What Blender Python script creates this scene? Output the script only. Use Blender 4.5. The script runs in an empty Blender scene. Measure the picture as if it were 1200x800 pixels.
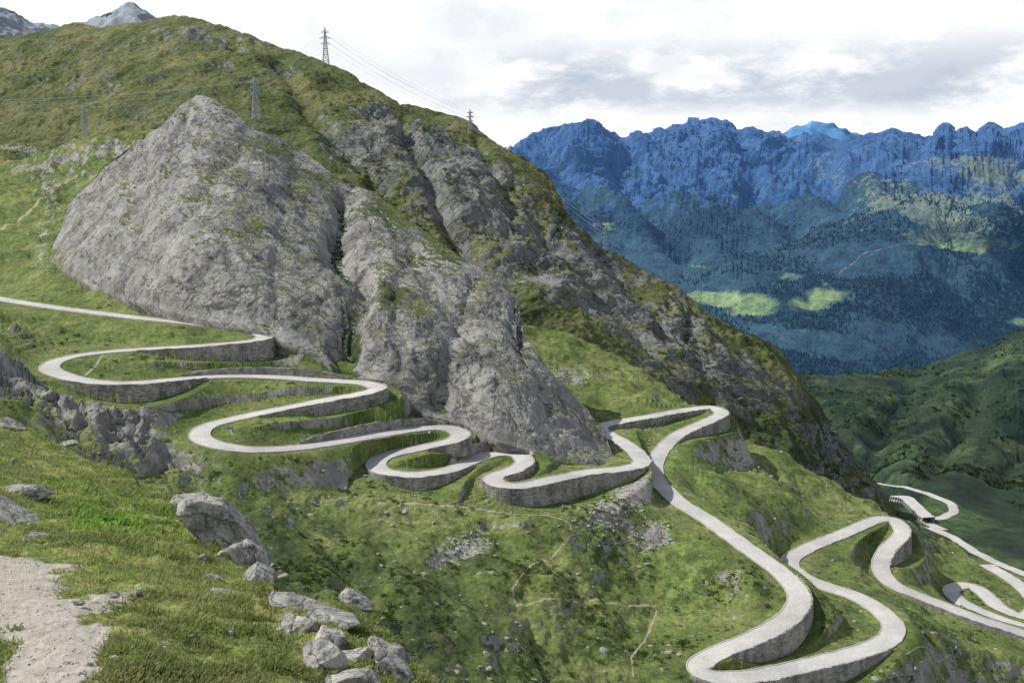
import bpy, math, numpy as np
from mathutils import Vector, kdtree
rng=np.random.RandomState(7)
# ------------------------------------------------------------------ camera unprojection
F=1166.67; PT=math.radians(9.73); CP,SP=math.cos(PT),math.sin(PT)
def dirs(u,v):
    u=np.asarray(u,float); v=np.asarray(v,float)
    x=(u-600)/F; y=(400-v)/F
    return x, CP+y*SP, -SP+y*CP
def world(u,v,Y):
    x,y,z=dirs(u,v); t=np.asarray(Y,float)/y
    return np.stack([x*t,y*t,z*t],-1)
def world_z(u,v,zz):
    x,y,z=dirs(u,v); t=zz/z
    return np.stack([x*t,y*t,z*t],-1)
# ------------------------------------------------------------------ noise
perm=rng.permutation(256); perm=np.concatenate([perm,perm,perm])
g=rng.normal(size=(256,3)); g/=np.linalg.norm(g,axis=1)[:,None]
def perlin(P):
    i=np.floor(P).astype(np.int64); f=P-i; w=f*f*f*(f*(f*6-15)+10); i&=255
    X,Y,Z=i[:,0],i[:,1],i[:,2]
    out=0
    for a in (0,1):
        wa=w[:,0] if a else 1-w[:,0]
        pa=perm[X+a]
        for b in (0,1):
            wb=w[:,1] if b else 1-w[:,1]
            pb=perm[pa+((Y+b)&255)]
            for c in (0,1):
                wc=w[:,2] if c else 1-w[:,2]
                G=g[perm[pb+((Z+c)&255)]]
                out=out+wa*wb*wc*(G[:,0]*(f[:,0]-a)+G[:,1]*(f[:,1]-b)+G[:,2]*(f[:,2]-c))
    return out
def fbm(P,L,octv=4,gain=.5,ridge=False,off=0.0,st=(1,1,1),dip=0):
    sh=P.shape[:-1]; Q=P.reshape(-1,3)
    if dip:
        c,s_=math.cos(dip),math.sin(dip)
        Q=np.stack([Q[:,0]*c-Q[:,2]*s_,Q[:,1],Q[:,0]*s_+Q[:,2]*c],-1)
    Q=Q*np.array(st)/L+off+17.3
    s=0;a=1
    for k in range(octv):
        n=perlin(Q)*1.5
        if ridge: n=.62-2*np.abs(n)
        s=s+a*n; a*=gain; Q=Q*2.03+5.1
    return s.reshape(sh)
def sstep(a,b,x):
    t=np.clip((x-a)/(b-a),0,1); return t*t*(3-2*t)
# ------------------------------------------------------------------ helpers
def mesh_np(name,V,Fc,mat,attrs=None,smooth=True,parent=None):
    V=np.asarray(V,np.float32).reshape(-1,3); Fc=np.asarray(Fc,np.int32)
    me=bpy.data.meshes.new(name); n,k=Fc.shape
    me.vertices.add(len(V)); me.vertices.foreach_set('co',V.ravel())
    me.loops.add(n*k); me.loops.foreach_set('vertex_index',Fc.ravel())
    me.polygons.add(n); me.polygons.foreach_set('loop_start',np.arange(n,dtype=np.int32)*k)
    me.update(calc_edges=True)
    me.polygons.foreach_set('use_smooth',np.full(len(me.polygons),smooth))
    for a,d in (attrs or {}).items():
        at=me.attributes.new(a,'FLOAT','POINT'); at.data.foreach_set('value',np.asarray(d,np.float32).ravel())
    me.materials.append(mat)
    o=bpy.data.objects.new(name,me); bpy.context.collection.objects.link(o)
    if parent: o.parent=parent
    return o
def grid_faces(nr,nc):
    i=np.arange(nr*nc).reshape(nr,nc)
    return np.stack([i[:-1,:-1],i[:-1,1:],i[1:,1:],i[1:,:-1]],-1).reshape(-1,4)
def rbf_fit(c):
    c=np.array(c,float); X=c[:,:2]/100; y=np.log(c[:,2]); n=len(c)
    d=np.linalg.norm(X[:,None]-X[None],axis=-1)
    K=np.where(d>0,d*d*np.log(d+1e-9),0)+np.eye(n)*0.02
    A=np.zeros((n+3,n+3)); A[:n,:n]=K; A[:n,n]=1; A[:n,n+1:]=X; A[n,:n]=1; A[n+1:,:n]=X.T
    s=np.linalg.solve(A,np.concatenate([y,np.zeros(3)]))
    def f(u,v):
        u=np.asarray(u,float); v=np.asarray(v,float); Q=np.stack([u.ravel(),v.ravel()],-1)/100
        out=s[n]+Q@s[n+1:]
        for k in range(n):
            r2=((Q-X[k])**2).sum(1)
            out=out+s[k]*0.5*r2*np.log(r2+1e-12)
        return np.exp(out).reshape(u.shape)
    return f
def polydist(U,V,pl):
    d=np.full(U.shape,1e9)
    for (a,b),(c,e) in zip(pl[:-1],pl[1:]):
        dx,dy=c-a,e-b; L=dx*dx+dy*dy
        t=np.clip(((U-a)*dx+(V-b)*dy)/L,0,1)
        d=np.minimum(d,np.hypot(U-a-t*dx,V-b-t*dy))
    return d
def blobs(U,V,bl):
    s=0
    for (a,b,ra,rb,h) in bl: s=s+h*np.exp(-(((U-a)/ra)**2+((V-b)/rb)**2))
    return s
def normals(P):
    a=np.gradient(P,axis=1); b=np.gradient(P,axis=0)
    n=np.cross(a,b); n/=np.linalg.norm(n,axis=-1,keepdims=True)+1e-12
    return n
def layer(u0,u1,nc,nr,top,bot,ctrl,nb=14,dy=.02,dz=.012):
    f=rbf_fit(ctrl); u=np.linspace(u0,u1,nc)
    tv=np.interp(u,*zip(*top)); bv=np.interp(u,*zip(*bot))
    k=np.array([1,2,3,2,1.])/9
    tv[2:-2]=np.convolve(tv,k,'valid')
    t=np.linspace(0,1,nr)[:,None]
    V=bv+(tv-bv)*t; U=np.broadcast_to(u,V.shape).copy()
    ci=np.unique(np.append(np.arange(0,nc,4),nc-1)); ri=np.unique(np.append(np.arange(0,nr,3),nr-1))
    Yc=f(U[np.ix_(ri,ci)],V[np.ix_(ri,ci)])
    A=np.stack([np.interp(np.arange(nc),ci,row) for row in Yc])
    i0=np.clip(np.searchsorted(ri,np.arange(nr),'right')-1,0,len(ri)-2); fr=((np.arange(nr)-ri[i0])/(ri[i0+1]-ri[i0]))[:,None]
    P=world(U,V,A[i0]*(1-fr)+A[i0+1]*fr)
    j=np.arange(1,nb+1)[:,None]; last=P[-1]
    B=np.stack([last[:,0]*(1+dy*j),last[:,1]*(1+dy*j),last[:,2]-dz*last[:,1]*j**1.35],-1)
    P=np.concatenate([P,B]); U=np.concatenate([U,np.repeat(U[-1:],nb,0)]); V=np.concatenate([V,np.repeat(V[-1:],nb,0)])
    n=normals(P)
    if (n[...,2]).mean()<0: n=-n
    return dict(P=P,U=U,V=V,n=n,f=f,nr=nr+nb,nc=nc,front=nr)
# ------------------------------------------------------------------ material helpers
class NT:
    def __init__(s,name):
        s.m=bpy.data.materials.new(name); s.m.use_nodes=True; s.t=s.m.node_tree
        s.b=s.t.nodes['Principled BSDF']; s.b.inputs['Roughness'].default_value=.9
        s.b.inputs['Specular IOR Level'].default_value=.15
        s.geo=s.t.nodes.new('ShaderNodeNewGeometry')
    def link(s,a,b): s.t.links.new(a,b)
    def coords(s,st=None,w=0,dip=0):
        src=s.geo.outputs['Position']
        if dip:
            r_=s.t.nodes.new('ShaderNodeMapping'); r_.inputs['Rotation'].default_value=(0,-dip,0); s.link(src,r_.inputs[0]); src=r_.outputs[0]
        m=s.t.nodes.new('ShaderNodeMapping'); s.link(src,m.inputs[0])
        if st: m.inputs['Scale'].default_value=st
        m.inputs['Location'].default_value=(w,w*1.7,w*.3)
        return m.outputs[0]
    def noise(s,L,det=6,rough=.6,st=None,w=0,dip=0,color=False):
        n=s.t.nodes.new('ShaderNodeTexNoise'); n.inputs['Scale'].default_value=1/L; n.inputs['Detail'].default_value=det; n.inputs['Roughness'].default_value=rough
        s.link(s.coords(st,w,dip),n.inputs['Vector']); return n.outputs[1 if color else 0]
    def cracks(s,L,st=None,dip=0,w=0):
        v=s.t.nodes.new('ShaderNodeTexVoronoi'); v.feature='DISTANCE_TO_EDGE'; v.inputs['Scale'].default_value=1/L
        nz=s.noise(L*.9,3,.6,color=True); vm=s.t.nodes.new('ShaderNodeVectorMath'); vm.operation='MULTIPLY_ADD'
        s.link(nz,vm.inputs[0]); vm.inputs[1].default_value=(L*1.1,)*3; s.link(s.coords(st,w,dip),vm.inputs[2]); s.link(vm.outputs[0],v.inputs['Vector']); return v.outputs[0]
    def attr(s,a):
        n=s.t.nodes.new('ShaderNodeAttribute'); n.attribute_name=a; return n.outputs['Fac']
    def ramp(s,x,stops):
        r=s.t.nodes.new('ShaderNodeValToRGB'); e=r.color_ramp.elements
        while len(e)<len(stops): e.new(.5)
        for i,(p,c) in enumerate(stops):
            e[i].position=p; e[i].color=(*c,1) if hasattr(c,'__len__') else (c,c,c,1)
        s.link(x,r.inputs[0]); return r.outputs[0]
    def mix(s,f,a,b,mode='MIX'):
        n=s.t.nodes.new('ShaderNodeMix'); n.data_type='RGBA'; n.blend_type=mode
        for v,i in ((f,0),(a,6),(b,7)):
            if hasattr(v,'links'): s.link(v,n.inputs[i])
            elif i==0: n.inputs[0].default_value=v
            else: n.inputs[i].default_value=(*v,1)
        return n.outputs[2]
    def math(s,op,a,b=0,clamp=False):
        n=s.t.nodes.new('ShaderNodeMath'); n.operation=op; n.use_clamp=clamp
        for v,i in ((a,0),(b,1)):
            if hasattr(v,'links'): s.link(v,n.inputs[i])
            else: n.inputs[i].default_value=v
        return n.outputs[0]
    def mask(s,a,nz,k=.7,lo=.42,hi=.58):
        x=s.math('ADD',a,s.math('MULTIPLY',s.math('SUBTRACT',nz,.5),k))
        n=s.t.nodes.new('ShaderNodeMapRange'); n.inputs[1].default_value=lo; n.inputs[2].default_value=hi; n.clamp=True
        s.link(x,n.inputs[0]); return n.outputs[0]
    def bump(s,h,dist,st=1):
        b=s.t.nodes.new('ShaderNodeBump'); b.inputs['Distance'].default_value=dist; b.inputs['Strength'].default_value=st
        s.link(h,b.inputs['Height']); s.link(b.outputs[0],s.b.inputs['Normal'])
    def out(s,c): s.link(c,s.b.inputs['Base Color']); return s.m
    def leafy(s,c,k=.45):
        s.link(c,s.b.inputs['Base Color']); tl=s.t.nodes.new('ShaderNodeBsdfTranslucent'); s.link(c,tl.inputs[0])
        ms=s.t.nodes.new('ShaderNodeMixShader'); ms.inputs[0].default_value=k; s.link(s.b.outputs[0],ms.inputs[1]); s.link(tl.outputs[0],ms.inputs[2])
        s.link(ms.outputs[0],s.t.nodes['Material Output'].inputs[0]); return s.m
def terrain_mat(name,S,grass,rock,scree=(.32,.31,.28),meadow=(.158,.235,.062),path=(.33,.3,.22),bd=.5,rst=(1,1,.5),dip=0,haze_glow=None,dark_tone=(.042,.062,.024),crack=0):
    t=NT(name)
    n1=t.noise(25*S,5,.65); n2=t.noise(4*S,6,.7,w=11); n3=t.noise(1.2*S,4,.7,w=31); nr=t.noise(9*S,8,.75,st=rst,w=5,dip=dip)
    gc=t.ramp(n1,[(.3,grass[0]),(.47,grass[1]),(.66,grass[2])])
    gc=t.mix(t.mask(t.attr('dark_tone'),n2,1.0,.3,.75),gc,dark_tone)
    gc=t.mix(t.mask(t.attr('meadow'),n2,.6,.35,.65),gc,meadow)
    gc=t.mix(1,gc,t.ramp(n2,[(.3,.5),(.5,1.),(.72,1.45)]),'MULTIPLY')
    gc=t.mix(1,gc,t.ramp(n3,[(.3,.62),(.5,1.),(.7,1.35)]),'MULTIPLY')
    rc=t.ramp(nr,[(.32,rock[0]),(.47,rock[1]),(.64,rock[2])])
    hb=t.math('MULTIPLY',n3,.6)
    if crack:
        stn=t.noise(14*S,5,.65,st=(1,1,.16),w=21)
        rc=t.mix(1,rc,t.ramp(stn,[(.34,.62),(.48,1.),(.7,1.1)]),'MULTIPLY')
        for L,st_,dp,k in ((crack,(.4,1,1.2),dip,.5),(crack*.6,(.9,1,.5),0,.64)):
            cr=t.cracks(L,st_,dp); rr=t.ramp(cr,[(0,k),(.035,1.),(1,1.)])
            rc=t.mix(1,rc,rr,'MULTIPLY'); hb=t.math('ADD',hb,t.math('MULTIPLY',t.math('MINIMUM',cr,.08),3.))
    else:
        nr2=t.noise(2.2*S,6,.75,st=rst,w=9,dip=dip)
        rc=t.mix(1,rc,t.ramp(nr2,[(.3,.5),(.45,.95),(.7,1.25)]),'MULTIPLY'); hb=t.math('ADD',hb,nr2)
    c=t.mix(t.mask(t.attr('rock'),n2,1.1),gc,rc)
    sc=t.mix(1,scree,t.ramp(n3,[(.3,.5),(.5,1),(.7,1.3)]),'MULTIPLY')
    c=t.mix(t.mask(t.attr('scree'),n3,1.2),c,sc)
    c=t.mix(t.mask(t.attr('path'),n3,.6),c,t.mix(1,path,t.ramp(n2,[(.3,.75),(.7,1.15)]),'MULTIPLY'))
    t.bump(t.math('ADD',hb,t.math('MULTIPLY',nr,1.2)),bd,.9)
    if haze_glow:   # surface glow painted in for haze, growing with distance down the valley
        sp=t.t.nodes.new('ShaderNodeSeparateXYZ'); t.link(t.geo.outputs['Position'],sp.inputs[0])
        mr_=t.t.nodes.new('ShaderNodeMapRange'); mr_.inputs[1].default_value=haze_glow[1]; mr_.inputs[2].default_value=haze_glow[2]; mr_.inputs[3].default_value=.45; mr_.inputs[4].default_value=1.3
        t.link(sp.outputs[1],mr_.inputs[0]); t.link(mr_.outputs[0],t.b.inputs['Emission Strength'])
        t.b.inputs['Emission Color'].default_value=(*haze_glow[0],1)
    return t.out(c)
def simple_mat(name,c1,c2,L,bd=0.02,attr=None,rough=.9,leaf=0,haze_glow=None):
    t=NT(name); n=t.noise(L,5,.7); c=t.ramp(n,[(.32,c1),(.68,c2)])
    if attr: c=t.mix(1,c,t.ramp(t.attr(attr),[(0,(.6,.65,.6)),(.6,(1.,1.,1.)),(1,(1.5,1.35,1.1))]),'MULTIPLY')
    t.b.inputs['Roughness'].default_value=rough
    if haze_glow: t.b.inputs['Emission Color'].default_value=(*haze_glow,1); t.b.inputs['Emission Strength'].default_value=1  # even surface glow standing in for haze
    if leaf: return t.leafy(c,leaf)
    t.bump(n,bd)
    return t.out(c)
G_hill=[(.06,.086,.028),(.112,.148,.042),(.185,.205,.075)]
G_back=[(.045,.06,.026),(.09,.106,.038),(.155,.158,.07)]
R_grey=[(.12,.12,.11),(.215,.21,.195),(.33,.32,.295)]
DIP=math.radians(38)
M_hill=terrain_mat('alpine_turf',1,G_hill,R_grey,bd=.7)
M_crag=terrain_mat('granite_crag',1.3,G_back,[(.11,.11,.106),(.218,.215,.205),(.33,.325,.305)],bd=1.0,rst=(.5,1,1.2),dip=DIP,crack=17)
M_back=terrain_mat('mountain_turf',2.2,G_back,[(.07,.076,.075),(.14,.147,.142),(.235,.235,.222)],bd=1.8,rst=(.6,1,1.1),dip=DIP,crack=26)
M_fore=terrain_mat('near_turf',.06,[(.08,.115,.03),(.14,.18,.042),(.25,.24,.09)],R_grey,meadow=(.17,.28,.04),path=(.38,.35,.30),scree=(.36,.34,.3),bd=.03)
HAZE_GLOW=((.018,.047,.108),3500,10500)
M_far=terrain_mat('far_hazed_slope',26,[(.016,.040,.060),(.022,.054,.076),(.034,.076,.096)],[(.018,.050,.13),(.032,.078,.18),(.06,.12,.235)],meadow=(.16,.23,.095),scree=(.115,.155,.12),bd=16,rst=(1,1,1),haze_glow=HAZE_GLOW,dark_tone=(.010,.027,.042))  # distance haze painted as blue into the base colours
M_right=terrain_mat('shade_toned_slope',5,[(.011,.023,.013),(.021,.038,.019),(.042,.06,.028)],[(.04,.05,.05),(.06,.07,.065),(.1,.11,.1)],meadow=(.06,.1,.036),bd=4,haze_glow=((.005,.011,.014),500,2200),dark_tone=(.007,.016,.011))  # cloud shade painted into dark base colours, faint haze glow added
# ------------------------------------------------------------------ the pass road: image pixel coordinates + elevation + wall heights
R1=[(-80,336,-59,0,0),(0,350,-61,0,0),(50,358,-62,0,0),(110,366,-63,0,0),(170,373,-64,0,0),(230,379,-65,0,0),(275,384,-66,0,0),(303,389,-66.5,-6,0),(309,395,-67,-8,0),(292,400,-67.5,-8,0),(220,406,-68.5,-5,0),(150,410,-69.5,0,0),(100,415,-70.5,0,0),(68,422,-71.5,0,0),(58,431,-72.5,0,0),(74,440,-73.5,0,0),(108,447,-74.5,5,0),(150,449,-75.5,7,0),(200,445,-76.5,5,0),(250,441,-77.5,0,2),(310,441,-79,0,3),(370,445,-80.5,0,3),(420,448,-81.5,0,0),(443,453,-82,-4,0),(430,460,-83,-5,0),(380,469,-84.5,-5,0),(330,479,-86,-2,0),(280,489,-87.5,0,0),(243,499,-89,0,0),(233,510,-90,0,0),(250,520,-91,0,0),(290,526,-92,0,0),(340,525,-93.5,0,0),(400,517,-95,0,3),(450,508,-96,0,4),(500,501,-97,0,3),(528,502,-97.5,-2,0),(540,509,-98,-6,0),(527,517,-99,-4,0),(490,525,-100.5,0,0),(455,533,-102,0,0),(440,543,-103,0,0),(452,553,-104,2,0),(490,556,-105,5,0),(530,549,-105.6,2,0),(555,538,-106,0,4),(580,531,-106.4,0,4),(606,532,-106.8,0,2),(614,541,-107,-2,0),(600,551,-107.6,-3,0),(578,558,-108,0,0),(583,567,-108.6,4,0),(612,569,-109.2,7,0),(650,561,-110,8,0),(690,553,-111,7,0),(730,549,-112,4,0),(751,543,-113,0,0),(748,533,-114,0,0),(730,518,-115,0,0),(704,503,-116,0,0),(716,496,-116.4,4,0),(760,488,-117,5,0),(800,481,-117.6,3,0),(832,477,-118,0,0),(845,484,-118.5,-7,0),(830,493,-119,-6,0),(796,508,-119.5,-2,0),(776,526,-120,0,0),(767,545,-121,0,0),(771,563,-122,0,0),(795,587,-124,0,0),(830,609,-126,0,0),(870,638,-128,0,0),(908,665,-130,0,0),(932,688,-131.5,-2,0),(935,708,-132.5,-6,0),(915,730,-134,-8,0),(880,748,-135,-6,0),(840,764,-136,0,0),(818,778,-137,0,0),(832,792,-138,2,0),(880,792,-139,6,0),(940,780,-140.5,8,0),(1000,765,-142,4,0),(1038,750,-143,0,0),(1047,734,-144,0,0),(1030,714,-145.5,0,0),(1000,697,-147,0,0),(960,684,-148.5,0,0),(932,670,-150,0,0),(926,655,-151.5,0,0),(950,640,-153.5,0,0),(990,624,-156,0,0),(1028,608,-158,0,0),(1050,611,-159,-5,0),(1056,626,-160,-9,0),(1038,645,-162,-6,0),(1032,665,-164,0,0),(1048,685,-166,0,0),(1090,703,-169,2,0),(1140,722,-172,2,0),(1200,742,-176,2,0),(1270,765,-179,0,0),(1285,757,-180,0,0),(1240,746,-181,0,0),(1192,732,-183,0,0),(1150,717,-185,0,0),(1122,702,-187,0,0),(1115,690,-188,0,0),(1132,685,-189,0,0),(1152,694,-190,-4,0),(1172,712,-191,-3,0),(1200,722,-192,0,0),(1213,708,-193,0,0),(1198,688,-195,0,0),(1175,672,-198,0,0),(1155,661,-200,0,0)]
def catmull(A,n=14):
    A=np.asarray(A,float); A=np.vstack([2*A[0]-A[1],A,2*A[-1]-A[-2]]); out=[]
    for i in range(1,len(A)-2):
        p0,p1,p2,p3=A[i-1:i+3]
        for t in np.linspace(0,1,n,endpoint=False):
            out.append(.5*((2*p1)+(-p0+p2)*t+(2*p0-5*p1+4*p2-p3)*t*t+(-p0+3*p1-3*p2+p3)*t**3))
    out.append(A[-2]); return np.array(out)
def resample(C,step):
    s=np.concatenate([[0],np.cumsum(np.linalg.norm(np.diff(C[:,:2],axis=0),axis=1))])
    q=np.arange(0,s[-1],step); return np.stack([np.interp(q,s,C[:,k]) for k in range(C.shape[1])],-1)
def gsm(x,k):
    w=np.hanning(2*k+3)[1:-1]; w/=w.sum(); return np.convolve(np.pad(x,k,'edge'),w,'valid')
r=np.array(R1,float)
RW=world_z(r[:,0],r[:,1],r[:,2])
ROAD=resample(catmull(np.hstack([RW,r[:,3:5]])),1.0)
for k in (0,1): ROAD[:,k]=gsm(ROAD[:,k],3)
ROAD[:,2]=gsm(ROAD[:,2],12)
ROAD[:,3]*=.9; ROAD[:,4]*=.9
def frame(C):
    T=np.gradient(C[:,:2],axis=0); T/=np.linalg.norm(T,axis=1)[:,None]
    return T,np.stack([T[:,1],-T[:,0]],-1)
def conform(L,C,hw,reach=14,wall=True):
    P=L['P']; T,Rt=frame(C)
    kd=kdtree.KDTree(len(C))
    for i,c in enumerate(C): kd.insert((c[0],c[1],0),i)
    kd.balance()
    lo=C[:,:2].min(0)-40; hi=C[:,:2].max(0)+40
    m=np.all((P[...,:2]>lo)&(P[...,:2]<hi),-1)
    Q=P[m]; idx=np.zeros(len(Q),int); D=np.zeros(len(Q))
    for i,(x,y,z) in enumerate(Q.tolist()):
        _,j,d=kd.find((x,y,0)); idx[i]=j; D[i]=d
    zr=C[idx,2]; rel=Q[:,:2]-C[idx,:2]; sd=(rel*Rt[idx]).sum(1)
    zn=Q[:,2].copy(); w=sstep(hw+.9,hw+reach,D)
    z=zr-.3+(zn-zr+.3)*w
    if wall:
        H=C[idx,3]; on=(np.sign(H)==np.sign(sd))&(np.abs(H)>.6)&(D>hw+.75)
        lim=zr-np.abs(H)
        ww=sstep(hw+6,hw+24,D)
        z=np.where(on,np.minimum(z,lim*(1-ww)+np.maximum(z,lim)*ww),z)
        h2=C[idx,4]; up=(h2>.6)&(sd<0)&(D>hw+.75)
        z=np.where(up,np.maximum(z,(zr+h2*.8)*(1-w)+z*w),z)
    P[m,2]=z
    full=np.full(P.shape[:2],1e3); full[m]=D; return full
HW=3.4
# ------------------------------------------------------------------ hillside
foot=[(62,308,535),(130,342,468),(230,370,427),(300,384,412),(330,396,405),(380,420,399),(400,437,395),(450,443,391),(500,485,385),(545,495,383),(580,514,373),(620,525,374),(660,539,376),(700,545,380)]
hc=[(a,b,world_z(a,b,c)[1]) for a,b,c,_,_ in R1]+foot
hc+=[(-200,200,820),(0,192,800),(130,155,800),(300,250,680),(450,330,640),(600,378,610),(650,385,600),(700,408,590),(760,440,570),(800,466,548),(850,498,520),(905,528,505),(960,560,500),(1030,600,480),(1060,614,490),(1120,640,520),(1200,672,500),(1400,740,420),
(0,300,590),(60,280,620),(0,250,690),(130,250,670),(200,320,500),(200,280,570),(350,360,470),(400,385,455),(500,445,440),(600,480,445),(660,505,440),(400,330,560),(550,430,520),(680,460,510),
(0,420,352),(-100,400,350),(0,480,290),(100,490,315),(150,520,310),(200,560,300),(300,580,305),(400,580,322),(300,650,255),(200,650,235),(400,700,235),(500,640,288),(500,750,225),(600,640,303),(600,720,262),(600,800,232),(700,620,322),(700,700,288),(700,780,260),(850,700,302),(780,640,330),(850,560,425),(900,570,435),(970,600,440),(970,650,395),(1130,780,320),(1200,800,330),(1200,950,270),(900,950,225),(600,950,190),(400,950,165),(200,950,150),(0,700,170),(0,950,130),(-200,600,220),(-200,950,120),(1400,950,300)]
H=layer(-200,1400,1150,640,
 [(-200,205),(0,192),(60,178),(130,155),(180,150),(300,250),(450,330),(600,378),(650,383),(700,408),(760,440),(800,466),(850,498),(905,528),(960,560),(1030,598),(1060,612),(1120,640),(1150,662),(1200,680),(1400,745)],
 [(-200,950),(1400,950)],hc)
P,n,U,V=H['P'],H['n'],H['U'],H['V']
Pc=P[::4,::4,:2]; dc=np.sqrt(((Pc[:,:,None,:]-ROAD[::6,:2][None,None])**2).sum(-1).min(-1))
d0=np.repeat(np.repeat(dc,4,0),4,1)[:P.shape[0],:P.shape[1]]
rockb=blobs(U,V,[(10,445,60,30,.9),(105,475,70,30,1.),(160,515,60,28,1.),(225,545,45,18,.7),(15,392,40,12,.5),(150,172,80,18,.5),(60,235,22,60,.5),(320,600,60,30,.25),(640,720,30,20,.2),(400,590,50,14,.3),(340,415,26,12,.6),(770,465,30,8,.4),(450,600,40,8,.25),(190,360,60,8,.35),(560,620,60,12,.25),(730,445,50,12,.25),(660,660,60,20,.15),(900,560,40,10,.25),(730,600,50,20,.2)])
damp=.12+.88*sstep(7,26,d0)
big=fbm(P,45,3); mid=fbm(P,13,4,.55,off=3); rid=fbm(P,16,5,.55,ridge=True,off=9,st=(1,1,.6))
disp=damp*(big*3.8+mid*1.9+rockb*(rid*5.5)+sstep(.1,.7,fbm(P,30,2,off=21))*rid*1.4)
wv=fbm(P,30,3,off=88)*16; gv=.4+.6*sstep(-.4,.4,fbm(P,35,2,off=83))
gul=sum(d*np.exp(-((polydist(U,V,pl)+wv)/w)**2) for pl,w,d in [([(330,560),(400,660),(500,760)],18,-4),([(570,600),(610,690),(640,790)],14,-2.6),([(720,640),(750,720),(760,800)],14,-2.2),([(230,560),(300,640)],14,-4),([(870,520),(960,590)],8,-3)])
disp=disp+gul*gv*damp
P+=n*disp[...,None]
rd=conform(H,ROAD,HW)
nn=normals(P); nz=np.abs(nn[...,2])
pn=fbm(P,22,4,off=40); pf=fbm(P,9,4,.6,off=44)
rock=np.clip(rockb*.6+sstep(.84,.57,nz)*.55+.17*pn+.18*pf,0,1)*sstep(5,11,rd)
scr=blobs(U,V,[(745,572,30,18,.95),(712,600,34,20,.9),(765,628,28,20,.8),(800,590,20,14,.6),(868,541,30,11,.85),(668,442,32,14,.75),(560,640,28,13,.65),(520,650,30,10,.65),(610,760,16,26,.55),(370,590,30,10,.5),(470,600,34,10,.6),(370,660,22,13,.5),(150,176,60,10,.6),(20,195,50,8,.6),(50,290,12,40,.65),(90,220,10,30,.55),(630,716,14,5,.4),(920,560,22,9,.5),(990,590,30,6,.3),(720,520,10,10,.3),(100,330,30,6,.35),(640,520,20,6,.2),(420,560,40,6,.35),(590,690,20,30,.3),(540,620,60,10,.3),(680,640,30,14,.35)])*.75+.15*pn+.15*pf
scr=np.clip(scr,0,1)*sstep(4.5,7,rd)
pth=np.exp(-(np.minimum.reduce([polydist(U,V,p) for p in ([(415,585),(470,588),(560,594),(640,604),(668,612),(670,628),(645,655),(612,675),(600,690),(608,704),(650,706),(700,700),(770,703)],[(772,708),(758,740),(740,765),(742,790)],[(1060,790),(1100,775),(1115,765)],[(0,268),(60,232),(90,205)],[(100,437),(118,420),(125,412)])])/1.8)**2)*.72
mea=blobs(U,V,[(380,500,130,30,.35),(820,540,60,30,.45),(960,700,60,30,.4),(720,600,80,50,.35),(520,545,60,20,.35),(150,430,60,10,.3),(1110,720,80,30,.4),(800,680,100,80,.4),(90,370,100,12,.15),(40,290,50,30,.2),(600,640,60,40,.15)])+.3*pn
mea=np.clip(mea,0,.7)
lap=big*1.0
dark=np.clip(blobs(U,V,[(330,650,120,90,.7),(500,740,100,70,.5),(120,490,90,40,.4),(40,395,60,14,.3),(620,740,40,60,.3),(880,620,30,30,.15),(1000,790,100,20,.2)])+.3*pn+.2*pf-.35*lap,0,.85)  # shade of the lower-left slope and hollows painted as darker green
mesh_np('alpine_hillside',P,grid_faces(H['nr'],H['nc']),M_hill,dict(rock=rock,scree=scr,path=pth*sstep(4,6,rd),meadow=mea,dark_tone=dark))
# ------------------------------------------------------------------ crag
cc=[(30,335,570),(62,308,532),(130,342,463),(230,370,422),(300,384,407),(330,396,401),(380,420,395),(400,437,391),(450,443,387),(500,485,381),(545,495,379),(580,514,369),(620,525,369),(660,539,371),(700,545,375),(735,545,384),
(200,300,450),(200,220,510),(232,110,590),(300,300,440),(300,200,520),(350,175,570),(100,250,560),(120,185,600),(400,300,462),(400,210,560),(450,350,420),(450,280,490),(480,260,525),(520,420,398),(570,320,480),(600,345,468),(560,420,402),(600,430,400),(640,430,415),(640,480,390),(680,470,412),(715,500,405),(722,530,392),(660,500,385),(735,535,395),(160,160,600),(60,290,570),(150,280,500),(380,370,422)]
C=layer(30,738,900,620,
 [(30,328),(55,306),(66,285),(84,240),(120,195),(160,165),(190,148),(212,124),(232,112),(252,120),(290,146),(350,174),(400,211),(440,226),(480,260),(520,290),(570,322),(590,328),(606,350),(612,382),(640,432),(680,472),(708,500),(718,532),(738,545)],
 [(30,345),(62,312),(130,346),(230,373),(300,386),(330,400),(380,424),(400,440),(450,446),(480,474),(500,488),(545,498),(580,517),(620,528),(660,542),(700,548),(722,547),(738,547)],cc,nb=20,dy=.012,dz=.012)
P,n,U,V=C['P'],C['n'],C['U'],C['V']
warp=np.stack([fbm(P,45,2,off=60),fbm(P,45,2,off=65),fbm(P,45,2,off=63)],-1)*10
Pw=P+warp
big=fbm(Pw,95,3,.5,off=2); st1=fbm(Pw,34,4,.55,ridge=True,off=8,st=(.42,1,1.25),dip=DIP); st2=fbm(Pw,24,5,.58,ridge=True,off=28,st=(1,1,.5)); st3=fbm(P,9,5,.62,ridge=True,off=14,st=(.6,1,1.2),dip=DIP); r4=fbm(P,3,3,.6,off=19)
gl=[([(405,230),(396,290),(425,330),(405,380),(405,435)],14,-8.5),([(480,290),(462,350),(470,430)],9,-2),([(556,330),(530,400),(515,475)],9,-2.5),([(602,362),(610,420),(640,480)],9,-3),([(290,160),(240,230),(180,330)],9,-1.5),([(350,190),(330,260),(320,380)],8,-1.2),([(440,240),(500,330),(560,420)],8,-1.8),([(232,112),(205,180),(150,260)],6,-1.5)]
gr=0;gm=0
wob=fbm(P,25,3,off=90)*9
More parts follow.
